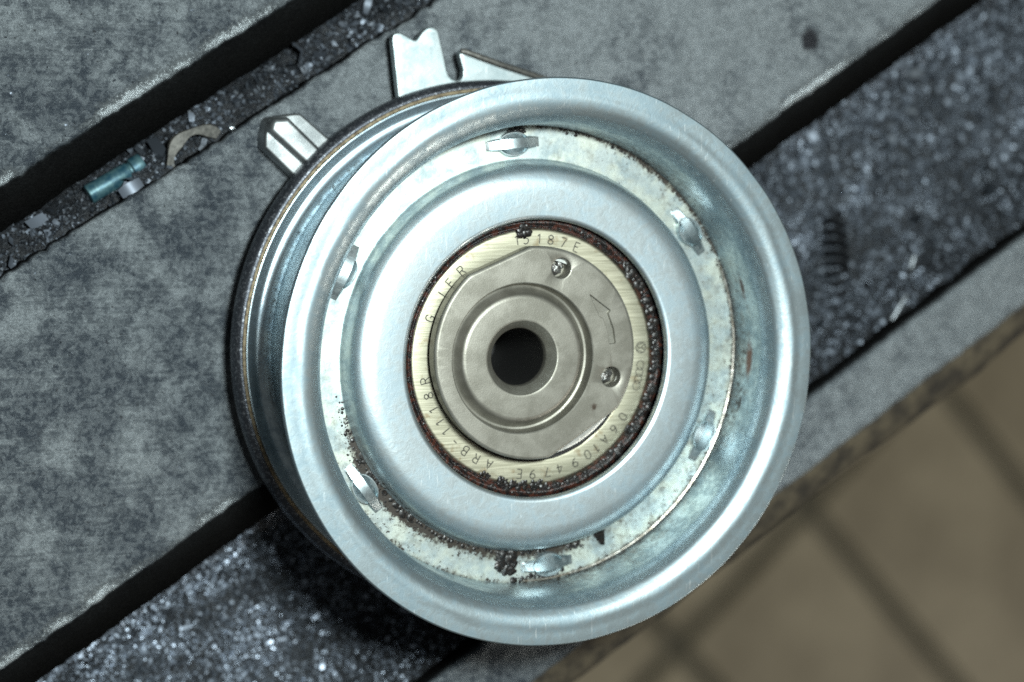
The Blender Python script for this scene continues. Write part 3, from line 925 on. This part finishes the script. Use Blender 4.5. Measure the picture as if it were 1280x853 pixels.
for q in pins:
    V, F = [], []
    lump(V, F, (q[0] - 0.15, q[1] - 0.3, ZT - 2.1), 0.9, (1, 0.8, 1.0), q[0], 2)
    lump(V, F, (q[0] + 0.45, q[1] + 0.2, ZT - 2.1), 0.6, (1, 1, 0.8), q[1], 2)
    mesh_obj('pin_hole_plug', V, F, M_debris, hubo)

# --- grease and grit, one mass that nobody could count
V, F = [], []
def grease(n_, deg0, deg1, r0, r1, z, s0, s1, sub=1):
    for _ in range(n_):
        d, r = A(random.uniform(deg0, deg1)), random.uniform(r0, r1)
        k_ = random.uniform(s0, s1)
        lump(V, F, (r * math.cos(d), r * math.sin(d), z + random.uniform(-.08, .03)), k_, (random.uniform(.8, 1.5), random.uniform(.8, 1.5), 0.34), random.random() * 50, 2 if k_ > 0.2 else 1)
grease(150, -52, 47, 16.9, 17.9, 22.5, 0.18, 0.5)
grease(60, 47, 75, 17.2, 17.8, 22.55, 0.06, 0.2)
grease(60, -110, -50, 16.9, 17.8, 22.55, 0.08, 0.28)
grease(26, 93, 97, 16.2, 17.2, 22.65, 0.12, 0.4)
grease(46, -109, -86, 16.1, 17.0, 22.62, 0.12, 0.34)
grease(8, -117, -112, 16.1, 16.6, 22.62, 0.12, 0.26)
grease(40, 100, 175, 17.0, 17.8, 22.55, 0.06, 0.2)
grease(40, -178, -115, 17.0, 17.8, 22.55, 0.06, 0.2)
grease(70, -153, -128, 25.7, 26.4, 20.66, 0.2, 0.5)
grease(50, -156, -122, 26.0, 27.4, 20.72, 0.04, 0.16)
grease(60, -172, -150, 25.8, 26.7, 20.72, 0.05, 0.22)
grease(110, -128, -84, 25.7, 26.15, 20.72, 0.08, 0.3)
grease(60, -99.5, -94.4, 26.0, 28.6, 20.75, 0.2, 0.6)
grease(26, -95, -82, 29.2, 29.8, 20.75, 0.15, 0.4)
grease(30, -91, -80, 28.6, 29.3, 20.75, 0.08, 0.3)
grease(22, -78, -74, 25.9, 26.7, 20.75, 0.1, 0.3)
grease(45, 50, 82, 29.4, 29.95, 20.8, 0.05, 0.22)
grease(40, -70, 20, 29.3, 29.9, 20.85, 0.05, 0.17)
grease(24, 20, 55, 29.4, 29.9, 20.8, 0.05, 0.18)
grease(10, 91, 96, 29.0, 29.6, 20.8, 0.2, 0.5)
# wedge of black grease in a notch at the cap's foot, lower right
b0 = len(V)
for (x_, y_, z_) in ((9.0, -24.1, 20.9), (10.7, -23.6, 20.9), (10.75, -25.75, 20.95), (10.1, -25.6, 21.15), (9.6, -24.0, 21.3), (9.9, -24.6, 20.4)):
    V.append((x_, y_, z_))
F += [(b0, b0 + 4, b0 + 3), (b0 + 1, b0 + 2, b0 + 4), (b0 + 4, b0 + 2, b0 + 3), (b0, b0 + 3, b0 + 5), (b0 + 3, b0 + 2, b0 + 5), (b0 + 1, b0 + 5, b0 + 2), (b0, b0 + 5, b0 + 1), (b0, b0 + 1, b0 + 4)]
o = mesh_obj('grease_grit', V, F, M_grease, pulley)
o['kind'] = 'stuff'

# --- back lug with its ridge, pointer plate with notch
lug_loop = [(-22.0, 23.5), (-18.0, 27.5), (-22.3, 28.48), (-25.97, 31.6), (-26.98, 31.52), (-29.14, 31.29), (-30.16, 31.04), (-30.75, 28.84), (-30.84, 27.14), (-27.22, 23.66), (-25.0, 21.5)]
lug_loop = [(-17.0, 24.4), (-22.3, 28.48), (-25.97, 31.6), (-26.98, 31.55), (-29.9, 31.1), (-30.3, 30.7), (-30.75, 28.84), (-30.84, 27.14), (-27.22, 23.66), (-20.5, 17.2)]
lug = slab('stop_lug', lug_loop, 0.4, 4.2, M_lug, pulley, bev=0.35, angle=60)
P = Plate()
lo = [(-18.5, 22.0), (-23.6, 27.05), (-27.9, 31.15), (-29.9, 31.0), (-30.35, 30.4), (-30.55, 29.2), (-25.9, 25.0), (-20.5, 20.0)]
P.wall([(lo, 4.1), (inset(lo, 0.10), 5.1), (inset(lo, 0.35), 5.6), (inset(lo, 0.7), 5.7)])
P.face([inset(lo, 0.7)], 5.7)
P.build('lug_ridge', M_lug, lug, angle=70)

tab_loop = [(-12.0, 27.0), (-12.45, 34.0), (-13.27, 41.26), (-13.2, 41.9), (-12.96, 42.2), (-12.5, 42.4), (-11.97, 42.35), (-11.0, 41.85), (-10.3, 41.45), (-10.0, 41.38), (-9.75, 41.5), (-8.9, 42.6), (-8.41, 43.02), (-7.9, 43.22), (-7.31, 43.21),
            (-6.9, 42.98), (-6.66, 42.54), (-6.1, 40.2), (-5.53, 37.49), (-5.25, 36.75), (-4.81, 36.32), (-4.2, 36.08), (-3.6, 36.14), (-3.25, 36.6), (-3.18, 37.51), (-3.6, 38.9), (-3.75, 39.37), (-3.7, 39.9), (-3.34, 40.23), (-2.9, 40.2), (2.0, 38.6), (7.33, 36.97), (12, 35.4), (12, 27)]
tab_loop = list(reversed(tab_loop))
slab('pointer_plate', tab_loop, 3.0, 4.25, M_bright, pulley, bev=0.22, angle=50)
# rolled upper edge of the spring arm
V, F = [], []
pts = [Vector((-3.55, 40.0, 4.3)), Vector((-3.0, 39.95, 4.45)), Vector((2.0, 38.3, 4.6)), Vector((7.3, 36.75, 4.7)), Vector((12, 35.2, 4.7))]
for i, p_ in enumerate(pts):
    d = (pts[min(i + 1, len(pts) - 1)] - pts[max(i - 1, 0)]).normalized()
    nn = Vector((-d.y, d.x, 0))
    for k in range(10):
        b = 2 * pi * k / 10
        q = p_ + nn * 0.42 * math.cos(b) + Vector((0, 0, 0.42 * math.sin(b)))
        V.append(tuple(q))
for i in range(len(pts) - 1):
    for k in range(10):
        l = (k + 1) % 10
        F.append((i * 10 + k, (i + 1) * 10 + k, (i + 1) * 10 + l, i * 10 + l))
F += [tuple(range(10)), tuple(reversed(range(10 * (len(pts) - 1), 10 * len(pts))))]
mesh_obj('rolled_edge', V, F, M_dull, pulley)

# ------------------------------------------------------------------ odds and ends lying in the slots
def tube_along(name, prof, mat, parent, seg=24):
    """lathe round the local X axis: profile of (x, r)"""
    V, F = [], []
    m = len(prof)
    for i in range(seg):
        a = 2 * pi * i / seg
        for x_, r in prof:
            V.append((x_, r * math.cos(a), r * math.sin(a)))
    for i in range(seg):
        j = (i + 1) % seg
        for k in range(m - 1):
            F.append((i * m + k, j * m + k, j * m + k + 1, i * m + k + 1))
    F.append(tuple(i * m for i in range(seg)))
    F.append(tuple(i * m + m - 1 for i in reversed(range(seg))))
    return mesh_obj(name, V, F, mat, parent, angle=40)

def surf(x_, y_, which):
    p_ = Vector((x_, y_))
    return bed_h(p_.dot(DT), p_.dot(DS), which)

zb = surf(-49, 22.9, 1)
bp = empty('blue_pin', 'short blue metal pin with a collar lying in the upper left slot', 'pin', (-48.9, 22.9, zb + 0.7), (0, 0.06, A(29)))
tube_along('shank', rounded([(-4.2, 0.05), (-4.2, 1.35), (2.2, 1.35), (2.2, 0.05)], 0.25, 2), M_blue, bp)
tube_along('collar', rounded([(2.15, 0.05), (2.15, 1.1), (2.5, 1.1), (2.6, 1.52), (4.3, 1.52), (4.3, 0.05)], 0.2, 2), M_blue, bp)

# half ring of dull strip metal
V, F = [], []
zc = surf(-37.5, 25.6, 1)
nseg = 40
for i in range(nseg + 1):
    a = A(60) + A(165) * i / nseg
    for dr, dz in ((-0.75, 0), (-0.6, 0.45), (0.6, 0.5), (0.75, 0), (0.6, -0.3), (-0.6, -0.3)):
        R_ = 4.4 + dr * (1.0 + 0.3 * math.sin(i * 0.4))
        V.append((R_ * math.cos(a), R_ * math.sin(a), dz + 0.5 * math.sin(i / nseg * pi)))
for i in range(nseg):
    for k in range(6):
        l = (k + 1) % 6
        F.append((i * 6 + k, (i + 1) * 6 + k, (i + 1) * 6 + l, i * 6 + l))
F += [tuple(range(6)), tuple(reversed(range(nseg * 6, nseg * 6 + 6)))]
o = mesh_obj('bent_strip', V, F, M_dull, angle=40)
o.location = Vector((-37.6, 25.0, zc + 0.5)) * MM
tag(o, 'bent half ring of dull grey strip metal beside the blue pin', 'metal strip')

V, F = [], []
lump(V, F, (0, 0, 0), 0.55, (1, 1, 1), 3.3, 3)
o = mesh_obj('metal_bead', V, F, M_ball)
o.location = Vector((-33.4, 29.75, surf(-33.4, 29.75, 1) + 0.7)) * MM
tag(o, 'tiny bright metal bead at the edge of the upper left slot', 'bead')

# black screw half sunk in the shavings
def img_free(): pass
sx, sy = SCREW_XY
zs = surf(sx, sy, 0)
V, F = [], []
turns, per = 9.5, 18
nst = int(turns * per)
for i in range(nst + 1):
    f_ = i / nst
    a = 2 * pi * turns * f_
    R_ = 1.7 * (0.55 + 0.45 * math.sin(pi * min(1.0, 0.12 + f_ * 0.9)))
    xx = -8.2 + 16.4 * f_
    for k in range(6):
        b = 2 * pi * k / 6
        q = R_ + 0.42 * math.cos(b)
        V.append((xx + 0.42 * math.sin(b), q * math.cos(a) + 0.5 * math.sin(f_ * 4), q * math.sin(a)))
for i in range(nst):
    for k in range(6):
        l = (k + 1) % 6
        F.append((i * 6 + k, (i + 1) * 6 + k, (i + 1) * 6 + l, i * 6 + l))
F += [tuple(range(6)), tuple(reversed(range(nst * 6, nst * 6 + 6)))]
o = mesh_obj('coiled_shaving', V, F, M_screw)
o.location = Vector((sx, sy, zs + 2.6)) * MM
o.rotation_euler = (0, 0, A(-86))
tag(o, 'dark tightly coiled metal shaving lying in the swarf right of the pulley', 'coil')

for (x_, y_, l_, r_, a_, nm, lab, cat, m_) in (
        (71.9, 1.9, 4.6, 0.55, 58, 'metal_pin', 'short straight grey pin lying in the shavings by the front rail', 'pin', M_pin),
        (77.3, 8.6, 2.2, 0.6, 75, 'metal_sliver', 'small bright sliver of metal in the shavings nearest the dark gap', 'sliver', M_pin)):
    o = tube_along(nm, rounded([(-l_ / 2, 0.03), (-l_ / 2, r_), (l_ / 2, r_ * 0.85), (l_ / 2, 0.03)], 0.15, 2), m_, None, 14)
    o.location = Vector((x_, y_, surf(x_, y_, 0) + r_ + 0.35)) * MM
    o.rotation_euler = (0, A(-4), A(a_))
    tag(o, lab, cat)
V, F = [], []
lump(V, F, (0, 0, 0), 0.9, (1.1, 0.8, 0.8), 7.7, 2)
o = mesh_obj('metal_nugget', V, F, M_pin)
o.location = Vector((82.0, -0.5, surf(82.0, -0.5, 0) + 0.8)) * MM
tag(o, 'small grey nugget against the inner edge of the front rail', 'nugget')
